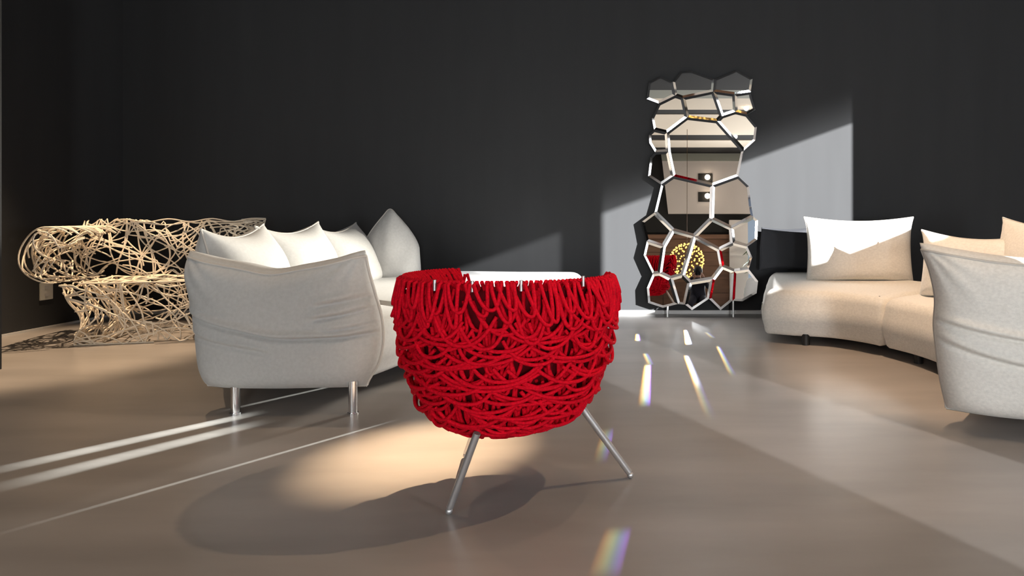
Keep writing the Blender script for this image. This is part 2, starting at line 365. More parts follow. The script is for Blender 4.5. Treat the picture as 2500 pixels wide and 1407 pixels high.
# ------------------------------------------------------------------ soft shapes
def pillow(name, wd, ht, th, m, parent, base, right, n=30, pinch=0.07, top_peak=0.09, lean=0.12, seed=0, wr=0.012, bottom=0.35, taper=0.0):
    """upright cushion; base = middle of its lower edge, right = unit vector along its width, front = right x up turned"""
    rnd = random.Random(seed)
    right = V(right).normalized(); up = V((0, 0, 1)); front = right.cross(up).normalized()     # towards the sitter
    up2 = (up - front * lean).normalized()
    ph = [rnd.uniform(0, 6.28) for _ in range(6)]
    vs, fs = [], []; idx = {}
    def sh(u, v, s):
        x = wd / 2 * u * (1 - pinch * (1 - v * v) * abs(u) ** 3)
        topv = max(v, 0)
        z = ht * (v + 1) / 2 - top_peak * ht * (1 - u * u) * topv ** 3 + 0.02 * ht * (1 - u * u) * max(-v, 0) ** 3
        x *= 1 - taper * topv ** 1.5
        x += wd * 0.02 * u * abs(u) ** 4 * topv ** 4
        e = max(0.0, (1 - abs(u) ** 2.6)) * max(0.0, (1 - abs(v) ** (2.4 if v > 0 else 5)))
        T = th / 2 * e ** 0.5 * (1 - bottom * v * 0.8)
        wv = 0
        for cu, cv in ((-1, 1), (1, 1), (-1, -1), (1, -1)):
            du, dv = u - cu, v - cv; d = math.hypot(du, dv); a = math.atan2(dv, du)
            wv += math.sin(a * 11 + ph[0] + cu + cv) * math.exp(-(d / 0.5) ** 2) * min(1, d * 5)
        wv += 0.7 * pnoise(V((u * 1.6 + seed, v * 1.6, s * 2.0)))
        T += wr * wv * e ** 0.5
        return V(base) + right * x + up2 * z + front * (T * s)
    for s in (1, -1):
        for i in range(n + 1):
            for j in range(n + 1):
                u = math.sin(PI / 2 * (2 * i / n - 1)); v = math.sin(PI / 2 * (2 * j / n - 1))
                edge = i in (0, n) or j in (0, n)
                key = (i, j, 0 if edge else s)
                if key not in idx:
                    idx[key] = len(vs); vs.append(sh(u, v, s))
    for s in (1, -1):
        for i in range(n):
            for j in range(n):
                q = []
                for a, b in ((i, j), (i + 1, j), (i + 1, j + 1), (i, j + 1)):
                    e = a in (0, n) or b in (0, n); q.append(idx[(a, b, 0 if e else s)])
                fs.append(tuple(q if s == 1 else q[::-1]))
    o = mesh(name, vs, fs, m, parent)
    ring = [(i, 0) for i in range(n)] + [(n, j) for j in range(n)] + [(n - i, n) for i in range(n)] + [(0, n - j) for j in range(n)]
    tube('piping', [vs[idx[(a, b, 0)]] for a, b in ring], 0.006, M['piping'] if m is not M['dark_fabric'] else m, o, 5, closed=True)
    return o
def slab(name, outline, z0, z1, m, parent, bulge=0.03, corner=0.07, n_up=9, wob=0.006, seed=0):
    """upholstered seat module: closed plan outline (list of (x,y)), rounded in plan and in section"""
    pts = [V((p[0], p[1], 0)) for p in outline]
    # corner cutting, then resample evenly
    for _ in range(3):
        q = []
        for i in range(len(pts)):
            a, b = pts[i], pts[(i + 1) % len(pts)]; L = (b - a).length; c = min(corner, L * 0.25)
            d = (b - a).normalized() if L > 0 else V((0, 0, 0))
            q += [a + d * c, b - d * c]
        pts = q; corner *= 0.5
    per = sum((pts[(i + 1) % len(pts)] - pts[i]).length for i in range(len(pts)))
    N = max(60, int(per / 0.03)); out = []; acc = 0; i = 0
    step = per / N
    segs = [(pts[k], pts[(k + 1) % len(pts)]) for k in range(len(pts))]
    d = 0.0; k = 0; used = 0.0
    for s_ in range(N):
        target = s_ * step
        while used + (segs[k][1] - segs[k][0]).length < target: used += (segs[k][1] - segs[k][0]).length; k += 1
        a, b = segs[k]; L = (b - a).length
        out.append(a + (b - a) * ((target - used) / L if L else 0))
    area2 = sum(out[i].x * out[(i + 1) % N].y - out[(i + 1) % N].x * out[i].y for i in range(N))
    sg = 1 if area2 > 0 else -1
    nr = []
    for i in range(N):
        t_ = (out[(i + 2) % N] - out[(i - 2) % N]).normalized(); nr.append(V((t_.y, -t_.x, 0)) * sg)
    rings = []
    hgt = z1 - z0; rr = min(0.08, hgt * 0.30)
    prof = []
    for a in range(5): th = PI / 2 * a / 4; prof.append((-rr * 0.45 * (1 - math.sin(th)), z0 + rr * 0.6 * (1 - math.cos(th))))
    for a in range(1, 4): f = a / 4; prof.append((bulge * math.sin(PI * f), z0 + rr * 0.6 + (hgt - rr * 1.6) * f))
    for a in range(7): th = PI / 2 * a / 6; prof.append((-rr * (1 - math.cos(th)), z1 - rr + rr * math.sin(th)))
    vs, fs = [], []
    for (off, z) in prof:
        for i in range(N):
            p_ = out[i] + nr[i] * off
            nz_ = pnoise(V((p_.x * 3 + seed, p_.y * 3, z * 4))) * wob
            vs.append(V((p_.x, p_.y, 0)) + nr[i] * nz_ + V((0, 0, z + (nz_ * 0.6 if z > z0 + 0.1 else 0))))
    for r_ in range(len(prof) - 1):
        for i in range(N):
            j = (i + 1) % N
            f = (r_ * N + i, r_ * N + j, (r_ + 1) * N + j, (r_ + 1) * N + i)
            fs.append(f if sg > 0 else f[::-1])
    top = tuple((len(prof) - 1) * N + i for i in range(N)); bot = tuple(range(N))
    fs.append(top if sg > 0 else top[::-1]); fs.append(bot[::-1] if sg > 0 else bot)
    return mesh(name, vs, fs, m, parent)
def armrest(name, P, left, right, top, bot, depth, m, parent, creases, flip=1, n=64, nv=96, thick=0.30):
    """folded pillow arm. left/right: x offsets along P's axis for v=0..1; top: z for u=0..1; P(x, y, z) maps to the world (y towards the back)"""
    vs, fs = [], []
    def pt(u, v, s):
        x = lerp_curve(left, v) * (1 - u) + lerp_curve(right, v) * u
        zb = lerp_curve(bot, u); zt = lerp_curve(top, u); z = zb + (zt - zb) * v
        uu = 2 * u - 1
        e = max(0.0, 1 - abs(uu) ** 5) ** 0.5
        vv = 2 * v - 1
        ev = max(0.0, 1 - (abs(vv) ** (4.5 if vv > 0 else 9))) ** 0.5
        T = thick / 2 * e * ev * (1.0 - 0.15 * v)
        for (cv, slope, curve, wdt, dep, u0, u1) in creases:
            cc = cv + slope * u + curve * math.sin(PI * u)
            T -= dep * math.exp(-((v - cc) / wdt) ** 2) * smoothstep(u0, u0 + 0.12, u) * (1 - smoothstep(u1 - 0.12, u1, u)) * (1 if s > 0 else 0.3) * e
            T += dep * 0.7 * math.exp(-((v - cc - wdt * 2.2) / (wdt * 1.6)) ** 2) * smoothstep(u0, u0 + 0.12, u) * (1 - smoothstep(u1 - 0.12, u1, u)) * (1 if s > 0 else 0.3) * e
        ww = 0
        for cu in (0, 1):
            du, dv = (u - cu), (v - 1) * 0.8; d = math.hypot(du, dv); a = math.atan2(dv, du)
            ww += math.sin(a * 13 + cu * 2) * math.exp(-(d / 0.22) ** 2) * min(1, d * 9)
        ww += 0.6 * math.sin(u * 38 + 3 * math.sin(u * 9)) * math.exp(-((1 - v) / 0.10) ** 2)
        ww += 0.9 * pnoise(V((u * 3.1, v * 2.6, s + 4.0)))
        T += 0.008 * ww * e * ev
        return P(x, depth - T * s, z)
    idx = {}
    for s in (1, -1):
        for i in range(n + 1):
            for j in range(nv + 1):
                u = 0.5 + 0.5 * math.sin(PI / 2 * (2 * i / n - 1)); v = j / nv
                if j < 10: v = (j / 10) ** 2 * 10 / nv
                edge = i in (0, n) or j in (0, nv)
                key = (i, j, 0 if edge else s)
                if key not in idx: idx[key] = len(vs); vs.append(pt(u, v, s))
    for s in (1, -1):
        for i in range(n):
            for j in range(nv):
                q = []
                for a, b in ((i, j), (i + 1, j), (i + 1, j + 1), (i, j + 1)):
                    e = a in (0, n) or b in (0, nv); q.append(idx[(a, b, 0 if e else s)])
                fs.append(tuple(q if s * flip == 1 else q[::-1]))
    o = mesh(name, vs, fs, m, parent)
    ring = [(0, j, 0) for j in range(nv - 3)] + [(i, nv - 4, 1) for i in range(1, n)] + [(n, nv - j, 0) for j in range(4, nv + 1)]
    tube('piping', [vs[idx[k]] for k in ring], 0.007, M['piping'], o, 5)
    tube('hem', [vs[idx[(i, 0, 0)]] for i in range(n + 1)], 0.009, M['piping'], o, 5)
    return o

# ------------------------------------------------------------------ left sofa
sofa = thing('sofa', 'grey-white modular sofa on chrome legs, with folded pillow arm, beside the wire bench', 'sofa', sk(-1.0, 4.9))
off = V(sofa.location)
def loc2(p): return (p[0] - off.x, p[1] - off.y)
K = 3.74 / F
Lx = [(x - PX) * K - off.x for x in (508, 494, 487, 480, 470, 458, 463)]
Rx = [(x - PX) * K - off.x for x in (896, 925, 936, 932, 917, 902, 892)]
tz = [H - (y - YH) * K for y in (612, 628, 641, 655, 644, 630, 611)]
bz = [H - (y - YH) * K for y in (940, 943, 944, 944, 943, 942, 940)]
armrest('armrest', lambda x, y, z: V((x, y - off.y, z)), Lx, Rx, tz, bz, 3.74, M['fabric_smooth'], sofa,
        [(0.545, -0.14, -0.035, 0.016, 0.034, -0.2, 1.2), (0.40, -0.12, -0.02, 0.016, 0.014, -0.1, 0.5), (0.54, 0.04, 0.0, 0.016, 0.024, 0.66, 1.2), (0.66, 0.01, 0.0, 0.018, 0.022, 0.70, 1.2), (0.47, 0.0, 0, 0.014, 0.020, 0.7, 1.2)])
fr = catmull([sk(-0.74, 3.72), sk(-0.62, 3.98), sk(-0.42, 4.45), sk(0.0, 4.95), sk(0.56, 5.32)], 8)
bk = catmull([sk(-1.46, 3.74), sk(-1.68, 4.3), sk(-1.70, 5.1), sk(-1.30, 6.0), sk(-0.55, 6.38), sk(0.60, 6.30)], 8)
def strip(f, b, s0, s1):
    def cut(c):
        n_ = len(c) - 1; k = [lerp_curve([tuple(x) for x in c], s0 + (s1 - s0) * t / 14) for t in range(15)]; return k
    return cut(f) + cut(b)[::-1]
for i, (s0, s1) in enumerate(((0.0, 0.423), (0.418, 1.0))):
    slab('seat', [loc2(p) for p in strip(fr, bk, s0, s1)], 0.15, 0.425, M['fabric_smooth'], sofa, seed=i)
bpts = [at(500, 0, 4.22), at(632, 0, 4.80), at(765, 0, 5.4), at(858, 0, 5.98)]
bpts = [V((p.x, p.y, 0)) for p in bpts]
tops = [0.905, 0.895, 0.865]
for i in range(3):
    a, b = bpts[i], bpts[i + 1]
    c = (a + b) / 2 - off; d = (b - a)
    right = -d.normalized()      # cushion faces the room (right x up -> +x)
    if right.cross(V((0, 0, 1))).x < 0: right = -right
    fwd = right.cross(V((0, 0, 1)))
    pillow('backrest', d.length * 1.12, tops[i] - 0.37, 0.42, M['fabric_smooth'], sofa, V((c.x, c.y, 0.37)) + fwd * 0.12, right, seed=i + 1, lean=0.22, top_peak=0.13, pinch=0.02)
pillow('backrest', 0.46, 0.54, 0.36, M['fabric_smooth'], sofa, sk(-0.98, 6.02, 0.37) - off, (0.80, 0.60, 0), seed=9, lean=0.10, top_peak=-0.10, pinch=0.05, wr=0.02, taper=0.8)
def sofa_leg(x, y, z1, root, r=0.021):
    o = tube('leg', [(x, y, 0.006), (x, y, z1)], r, M['chrome'], root, 14)
    tube('foot_plate', [(x, y, 0), (x, y, 0.008)], r * 1.25, M['chrome'], o, 14)
for (x, y) in ((-1.373, 3.66), (-0.79, 3.66), (-1.55, 4.9), (0.30, 5.35), (0.45, 6.15), (-1.05, 5.95)): p_ = sk(x, y) - off; sofa_leg(p_.x, p_.y, 0.165, sofa)

# ------------------------------------------------------------------ right sofa
sofa2 = thing('sofa', 'curved cream boucle sofa close to the floor beside the faceted mirror', 'sofa', sk(2.9, 4.7))
off2 = V(sofa2.location)
fr2 = catmull([sk(1.85, 5.42), sk(2.02, 5.32), sk(2.30, 5.20), sk(2.50, 4.88), sk(2.57, 4.45), sk(2.48, 3.95), sk(2.12, 3.50)], 8)
bk2 = catmull([sk(2.30, 6.60), sk(2.70, 6.60), sk(3.10, 6.25), sk(3.45, 5.62), sk(3.58, 4.8), sk(3.5, 3.9), sk(3.05, 3.05)], 8)
def loc3(p): return (p[0] - off2.x, p[1] - off2.y)
for i, (s0, s1) in enumerate(((0.0, 0.479), (0.4735, 1.0))):
    slab('seat', [loc3(p) for p in strip(fr2, bk2, s0, s1)], 0.06, 0.39, M['fabric'], sofa2, bulge=0.025, corner=0.085, seed=i + 5, wob=0.010)
for (x, y) in ((2.12, 5.32), (2.62, 4.75), (2.55, 4.1), (2.45, 6.25), (3.35, 5.5), (3.3, 3.9)):
    p_ = sk(x, y) - off2; tube('foot', [(p_.x, p_.y, 0), (p_.x, p_.y, 0.08)], 0.03, M['black'], sofa2, 12)
# back cushions: one facing the room by the mirror, then round the bend
pillow('back_cushion', 0.86, 0.53, 0.24, M['fabric'], sofa2, sk(2.83, 6.00, 0.37) - off2, (1, -0.02, 0), seed=21, lean=0.10, top_peak=0.07, pinch=0.04)
pillow('back_cushion', 0.76, 0.465, 0.34, M['fabric'], sofa2, sk(3.10, 4.93, 0.375) - off2, (0.80, -0.60, 0), seed=22, lean=0.16, top_peak=0.12, pinch=0.05)
pillow('back_cushion', 0.90, 0.56, 0.36, M['fabric'], sofa2, sk(3.30, 4.55, 0.375) - off2, (0.34, -0.94, 0), seed=23, lean=0.16, top_peak=0.10, pinch=0.05, wr=0.02)
pillow('back_cushion', 0.90, 0.52, 0.34, M['fabric'], sofa2, sk(3.16, 3.70, 0.375) - off2, (0.03, -1.0, 0), seed=24, lean=0.16, top_peak=0.10, pinch=0.05)
A0 = sk(1.945, 3.40); AX = V((0.95, -0.31, 0)).normalized(); AY = V((0.31, 0.95, 0)).normalized()
def PR(x, y, z): return A0 + AX * x + AY * y + V((0, 0, z)) - off2
armrest('armrest', PR, [0.055, 0.03, 0.012, 0.0, 0.005, -0.02, -0.065], [0.86, 0.91, 0.94, 0.95, 0.93, 0.90, 0.93],
        [0.860, 0.835, 0.812, 0.800, 0.81, 0.83, 0.86], [0.085, 0.075, 0.07, 0.07, 0.07, 0.075, 0.085], 0.10, M['fabric'], sofa2,
        [(0.54, -0.10, 0.0, 0.014, 0.034, -0.2, 0.9), (0.43, -0.10, -0.05, 0.018, 0.026, -0.2, 0.6)], thick=0.30)
cush = thing('throw_cushion', 'charcoal square cushion standing on the cream curved sofa', 'cushion', sk(2.45, 6.55, 0.415))
pillow('cover', 0.50, 0.37, 0.12, M['dark_fabric'], cush, (0, 0, 0), (1, 0.05, 0), seed=31, lean=0.02, top_peak=0.05, pinch=0.03, wr=0.006, bottom=0.2, taper=0.12)

# ------------------------------------------------------------------ red cord armchair
RC = sk(-0.02, 2.76)
chair = thing('armchair', 'red tub armchair wrapped in looped cord on three silver legs', 'armchair', RC)
rng = random.Random(7)
ZT = 0.80
def rad(z):
    tab = [(0.225, 0.12), (0.245, 0.20), (0.28, 0.27), (0.33, 0.315), (0.40, 0.348), (0.50, 0.378), (0.62, 0.396), (0.72, 0.408), (0.80, 0.405)]
    if z <= tab[0][0]: return tab[0][1] * max(0, (z - 0.20) / 0.025)
    for (a, ra), (b, rb) in zip(tab, tab[1:]):
        if z <= b: return ra + (rb - ra) * (z - a) / (b - a)
    return tab[-1][1]
def rim(th):             # rim height: the front, which faces away from the viewer, is open
    d = abs((th - R(76) + PI) % (2 * PI) - PI)
    return 0.46 + (ZT - 0.022 * (0.5 + 0.5 * math.cos(d)) - 0.46) * smoothstep(R(44), R(62), d)
def CS(th, z, o=0.0):    # outside of the body
    r = rad(z) + o
    return V((r * 0.965 * math.cos(th) * (1.0 + 0.03 * math.cos(th)), r * 0.88 * math.sin(th), z))
# solid core, coloured dark to paint the shade between the loops
vs, fs = [], []; NT, NZ = 72, 18
for j in range(NZ + 1):
    for i in range(NT):
        th = 2 * PI * i / NT; zt = rim(th) - 0.012; z = 0.222 + (zt - 0.222) * (j / NZ) ** 1.0
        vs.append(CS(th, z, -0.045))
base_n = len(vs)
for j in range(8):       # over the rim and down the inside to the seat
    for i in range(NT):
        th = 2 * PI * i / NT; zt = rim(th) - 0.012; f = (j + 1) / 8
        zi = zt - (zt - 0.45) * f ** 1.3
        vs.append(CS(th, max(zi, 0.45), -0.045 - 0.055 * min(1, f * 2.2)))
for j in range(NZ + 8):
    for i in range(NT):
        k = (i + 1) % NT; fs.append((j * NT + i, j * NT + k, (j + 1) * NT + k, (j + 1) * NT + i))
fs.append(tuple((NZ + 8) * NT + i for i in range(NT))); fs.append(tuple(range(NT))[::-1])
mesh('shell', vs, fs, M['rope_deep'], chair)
seat_acc, weave = Acc(), Acc()
RR = 0.0068
def loop_pts(th0, wdt, zt, dep, o0, o1, n=13, skew=0.0, over=0.0):
    pts = []
    for i in range(n):
        s = i / (n - 1); u = 2 * s - 1
        th = th0 + wdt * (s - 0.5) + skew * (1 - u * u)
        z = zt - dep * (1 - abs(u) ** 2.4)
        z = max(z, 0.228)
        o = o0 + (o1 - o0) * (1 - abs(u) ** 2.5)
        pts.append(CS(th, z, o))
    if over:
        a, b = pts[0], pts[-1]
        def inward(p_, f): q = V((p_.x, p_.y, 0)); q = q * (1 - f / max(q.length, 1e-4)); return q
        p1 = inward(a, 0.022) + V((0, 0, a.z + 0.008)); p2 = inward(a, 0.05) + V((0, 0, a.z - 0.03))
        e1 = inward(b, 0.022) + V((0, 0, b.z + 0.008)); e2 = inward(b, 0.05) + V((0, 0, b.z - 0.03))
        pts = [p2, p1] + pts + [e1, e2]
    return pts
loops = []
# under-weave: steep strands filling the gaps
for k in range(360):
    th = rng.uniform(0, 2 * PI); zt = rng.uniform(0.27, rim(th) - 0.01)
    d = rng.uniform(0.05, 0.16)
    weave.add(tube_geo(loop_pts(th, rng.uniform(0.05, 0.32), zt, min(d, zt - 0.23), -0.030, -0.014, 10, rng.uniform(-0.08, 0.08)), RR, 5))
# rows of hanging loops, flat and wide low down, narrow and tall at the rim
rows = [(0.262, 0.026, 0.50, 26), (0.30, 0.040, 0.55, 28), (0.345, 0.045, 0.62, 28), (0.39, 0.045, 0.70, 28), (0.435, 0.048, 0.72, 28), (0.48, 0.05, 0.74, 28),
        (0.53, 0.052, 0.76, 28), (0.58, 0.055, 0.76, 28), (0.63, 0.06, 0.66, 28), (0.68, 0.075, 0.50, 30), (0.735, 0.10, 0.32, 34)]
for (zr, dep, wd_, cnt) in rows:
    for i in range(cnt):
        th = 2 * PI * (i + rng.uniform(-0.5, 0.5)) / cnt
        if zr > rim(th) - 0.01: continue
        z = zr + rng.uniform(-0.025, 0.025); z = min(z, rim(th) - 0.004)
        dd = min(dep * rng.uniform(0.6, 1.45), z - 0.232)
        loops.append((th, loop_pts(th, wd_ * rng.uniform(0.6, 1.35), z, dd, rng.uniform(-0.012, 0.004), rng.uniform(0.002, 0.026), 14, rng.uniform(-0.06, 0.06))))
cnt = 62
for i in range(cnt):
    th = 2 * PI * (i + rng.uniform(-0.3, 0.3)) / cnt; zt = rim(th)
    loops.append((th, loop_pts(th, rng.uniform(0.12, 0.24), zt - 0.004, rng.uniform(0.07, 0.15), 0.0, rng.uniform(0.010, 0.028), 14, rng.uniform(0.02, 0.09), over=1)))
# inside of the arms and the seat
for k in range(150):
    th = 2 * PI * k / 150; zt = rim(th)
    p0 = CS(th, zt, -0.012); pts = []
    dth = rng.uniform(-0.1, 0.1)
    for i in range(9):
        f = i / 8; zi = zt + 0.006 - (zt - 0.462) * f ** 1.4
        pts.append(CS(th + dth * f, max(0.45, zi), -0.012 - 0.085 * min(1, f * 2) - 0.02 * math.sin(PI * f)) * 1.0)
        pts[-1].z = zi
    seat_acc.add(tube_geo(pts, RR, 5))
for k in range(110):
    a = rng.uniform(0, 2 * PI); r0 = 0.27 * math.sqrt(rng.random()); c0 = V((r0 * math.cos(a), r0 * math.sin(a) * 0.88, 0.458)); b = rng.uniform(0, PI); L = rng.uniform(0.05, 0.12)
    d = V((math.cos(b), math.sin(b), 0)); e = V((-d.y, d.x, 0))
    seat_acc.add(tube_geo([c0 + d * (L * (i / 4 - 1)) + e * (0.03 * math.sin(PI * i / 8)) + V((0, 0, 0.02 * math.sin(PI * i / 8) - 0.004)) for i in range(9)], RR, 5))
loops.sort(key=lambda l: abs((l[0] + PI / 2 + PI) % (2 * PI) - PI))      # those on the side that is seen come first
for th, pts in loops[:290]:
    tube('cord_loop', pts, RR, M['rope'], chair, 6)
for th, pts in loops[290:]: weave.add(tube_geo(pts, RR, 5))
tag(weave.build('cord_weave', M['rope'], chair), kind='stuff')
tag(seat_acc.build('seat_cords', M['rope'], chair), kind='stuff')
for a in (-2.0, -1.63, -1.22, -0.62):
    p0 = CS(a, ZT + 0.004, -0.010)
    tube('frame_peg', [p0 + V((0, 0, -0.03)), p0 + V((0, 0, 0.006))], 0.006, M['satin'], chair, 8)
def c_leg(foot, top):
    f = V(foot) - RC; tp = V(top) - RC; d = (f - tp).normalized()
    o = tube('leg', [tp, f + V((0, 0, 0.016)) - d * 0.01], 0.0125, M['satin'], chair, 14)
    bm = bmesh.new(); bmesh.ops.create_uvsphere(bm, u_segments=14, v_segments=8, radius=0.0125)
    bmobj('foot_cap', bm, M['satin'], o, True, f + V((0, 0, 0.0125)))
c_leg(sk(-0.215, 2.515), sk(-0.118, 2.495, 0.285)); c_leg(sk(0.455, 2.835), sk(0.25, 2.75, 0.31)); c_leg(sk(-0.19, 3.05), sk(-0.10, 2.90, 0.30))

# ------------------------------------------------------------------ wire bench
bench = thing('wire_bench', 'cream wire bench of tangled bent rods against the dark corner', 'bench', sk(-3.47, 5.27))
ob = V((-3.60, 5.40, 0)); bench.rotation_euler = (0, 0, R(13)); wr_ = random.Random(11); WRAD = 0.0056
BX_0, BX_1 = -3.62, -2.20
def wire(f, s, t, ang, length, turn, step=0.035, kink=0.06):
    pts = []; k = 0.0; L = 0
    while L < length:
        pts.append(f(s, t)); 
        if wr_.random() < kink: ang += wr_.choice((-1, 1)) * wr_.uniform(0.7, 1.7)
        k += wr_.uniform(-1, 1) * turn * 0.5; k *= 0.92
        ang += max(-turn, min(turn, k))
        e = 0.004; base = f(s, t); ls = max(0.05, (f(s + e, t) - base).length / e); lt = max(0.05, (f(s, t + e) - base).length / e)
        s += math.cos(ang) * step / ls; t += math.sin(ang) * step / lt
        if s < 0 or s > 1: ang = PI - ang; s = max(0, min(1, s))
        if t < 0 or t > 1: ang = -ang; t = max(0, min(1, t))
        L += step
    return pts
def add_wire(pts):
    if len(pts) > 2:
        sm = catmull(pts, 2) if len(pts) < 26 else pts
        tube('wire', [p - ob for p in sm], WRAD, M['wire'], bench, 5)
def f_back(s, t):
    x = BX_0 + 0.08 + (BX_1 - BX_0 - 0.12) * s; z = 0.435 + (0.44 + 0.015 * math.sin(s * 9)) * t
    return V((x, 5.92 - 0.10 * t * (1 - t) + 0.06 * t + 0.02 * math.sin(s * 13 + t * 7), z))
def f_arm(s, t):         # rolled arm at the left end: s front to back, t round the roll
    a = -0.55 * PI + 1.30 * PI * t
    y = 5.30 + 0.66 * s; cx, cz = BX_0 + 0.21, 0.655 - 0.02 * s
    rx = 0.21 * (0.85 + 0.15 * math.sin(PI * s)); rz_ = 0.20
    return V((cx - rx * math.cos(a), y, cz + rz_ * math.sin(a)))
def f_arm_in(s, t):
    p_ = f_arm(s, t); c = V((BX_0 + 0.21, p_.y, 0.65)); k = 0.62 + 0.3 * math.sin(s * 7 + t * 11)
    return c + (p_ - c) * k
def f_seat(s, t): return V((BX_0 + 0.30 + (BX_1 - BX_0 - 0.35) * s, 5.40 + 0.52 * t, 0.437 + 0.006 * math.sin(s * 20 + t * 15)))
def f_base(s, t):        # tapering skirt under the seat, flaring at the floor: s round the rectangle, t up
    per = (s % 1.0) * 4; sx, sy = [(-1 + 2 * (per % 1), -1), (1, -1 + 2 * (per % 1)), (1 - 2 * (per % 1), 1), (-1, 1 - 2 * (per % 1))][int(per) % 4]
    prof = [(0.0, 0.86), (0.12, 0.86), (0.25, 0.80), (0.5, 0.83), (0.75, 0.93), (1.0, 1.02)]
    for (a, ra), (b, rb) in zip(prof, prof[1:]):
        if t <= b: k = ra + (rb - ra) * (t - a) / (b - a); break
    else: k = 1.0
    cx, cy = (BX_0 + BX_1) / 2 + 0.12, 5.62
    return V((cx + sx * k * 0.56, cy + sy * (0.30 + 0.0 * k) * (0.8 + 0.2 * k), 0.0065 + 0.43 * t))
def f_base_in(s, t):
    p_ = f_base(s, t); c = V(((BX_0 + BX_1) / 2 + 0.12, 5.62, p_.z)); return c + (p_ - c) * 0.72
for k in range(36): add_wire(wire(f_back, wr_.random(), wr_.random(), wr_.uniform(0, 6.28), wr_.uniform(0.8, 1.5), 0.20, kink=0.04))
for k in range(12): add_wire(wire(f_arm_in, wr_.random(), wr_.random(), wr_.uniform(0, 6.28), wr_.uniform(0.6, 1.3), 0.26, kink=0.08))
for k in range(13): add_wire(wire(f_arm, wr_.random(), wr_.random(), wr_.uniform(0, 6.28), wr_.uniform(0.8, 1.5), 0.16, kink=0.06))
for k in range(26): add_wire(wire(f_seat, wr_.random(), wr_.random(), wr_.uniform(0, 6.28), wr_.uniform(0.6, 1.2), 0.25))
for k in range(70): add_wire(wire(f_base, wr_.random(), wr_.random(), wr_.uniform(0, 6.28), wr_.uniform(0.5, 1.0), 0.15))
for k in range(28): add_wire(wire(f_base_in, wr_.random(), wr_.random(), wr_.uniform(0, 6.28), wr_.uniform(0.5, 1.0), 0.22))
# edges: the straight seat rail, wavy top rail, arm outline, loops lying on the floor
add_wire([V((BX_0 + 0.36 + (BX_1 - BX_0 - 0.40) * i / 8, 5.36, 0.442)) for i in range(9)])
add_wire([V((BX_0 + 0.30 + (BX_1 - BX_0 - 0.34) * i / 20, 5.95, 0.874 + 0.012 * math.sin(i * 1.1))) for i in range(21)])
for s in (0.0, 0.12, 0.35, 0.6, 1.0): add_wire([f_arm(s + 0.03 * math.sin(i), i / 14) for i in range(15)])
for k in range(10):
    s0 = k / 10; add_wire([f_base((s0 + 0.13 * i / 12) % 1.0, 0.0) + V((0, 0, 0.10 * math.sin(PI * i / 12) * (k % 2))) for i in range(13)])
for (sx, x0) in ((1, BX_1 - 0.06),):     # plainer right arm, mostly hidden behind the sofa
    for k in range(6): add_wire([V((x0 + 0.04 * math.sin(i * 2.2 + k), 5.36 + 0.10 * k, 0.44 + 0.43 * math.sin(PI * i / 12 * 0.5))) for i in range(13)])

# ------------------------------------------------------------------ faceted mirror
def c1(x, y): return (x / 4.2625 + 1500, y / 4.2625 + 150)
def c2(x, y): return (x / 3.8025 + 1500, y / 3.8025 + 430)
a = {}
VT = {'a1': c1(355, 215), 'a2': c1(480, 150), 'ab': c1(606, 212), 'abd': c1(632, 356), 'a3': c1(460, 440), 'a4': c1(333, 392),
      'b1': c1(690, 103), 'b2': c1(800, 95), 'bc': c1(1040, 182), 'bce': c1(1028, 315), 'bde': c1(712, 382),
      'k1': c1(1270, 86), 'k2': c1(1440, 180), 'k3': c1(1420, 320), 'fg': c1(1250, 345),
      'dei': c1(755, 585), 'dij': c1(548, 742), 'd1': c1(410, 710), 'd2': c1(388, 590),
      'ei': c1(1068, 622), 'ef': c1(1118, 572), 'fgh': c1(1258, 525), 'g1': c1(1432, 380), 'g2': c1(1470, 500), 'gh': c1(1380, 555),
      'h1': c1(1484, 682), 'h2': c1(1468, 822), 'hi': c1(1345, 934),
      'j1': c1(357, 760), 'j2': c1(362, 850), 'jk': c1(422, 946), 'ijk': c1(560, 940),
      'k4': c1(372, 1000), 'k5': c1(350, 1195), 'kl': c1(485, 1285), 'ikl': c1(613, 1197),
      'ilm': c1(1020, 1292), 'im': c1(1290, 1195),
      'lmo': c2(902, 398), 'lo': c2(740, 560), 'ln': c2(542, 505), 'ln2': c2(372, 335),
      'm1': c2(1250, 95), 'm2': c2(1272, 280), 'mp': c2(1290, 375), 'mop': c2(1085, 485),
      'n1': c2(255, 422), 'nq': c2(300, 605), 'nqr': c2(455, 655), 'op': c2(1100, 620), 'os': c2(972, 685),
      'p1': c2(1332, 410), 'p2': c2(1326, 590), 'pu': c2(1236, 655),
      'q1': c2(270, 737), 'qw': c2(355, 910), 'qrw': c2(420, 902), 'rx': c2(520, 950), 'rs': c2(632, 920),
      'su': c2(1000, 840), 'st': c2(912, 955), 'sxy': c2(700, 990), 'ut': c2(1110, 885), 'u1': c2(1280, 755), 'uv': c2(1248, 865),
      't1': c2(1095, 1160), 't2': c2(985, 1248), 'ty': c2(878, 1142), 'v1': c2(1335, 975), 'v2': c2(1322, 1090), 'v3': c2(1190, 1165),
      'w1': c2(300, 1040), 'w2': c2(312, 1180), 'w3': c2(450, 1225), 'wx': c2(590, 1190), 'xy': c2(655, 1196), 'y1': c2(720, 1248)}
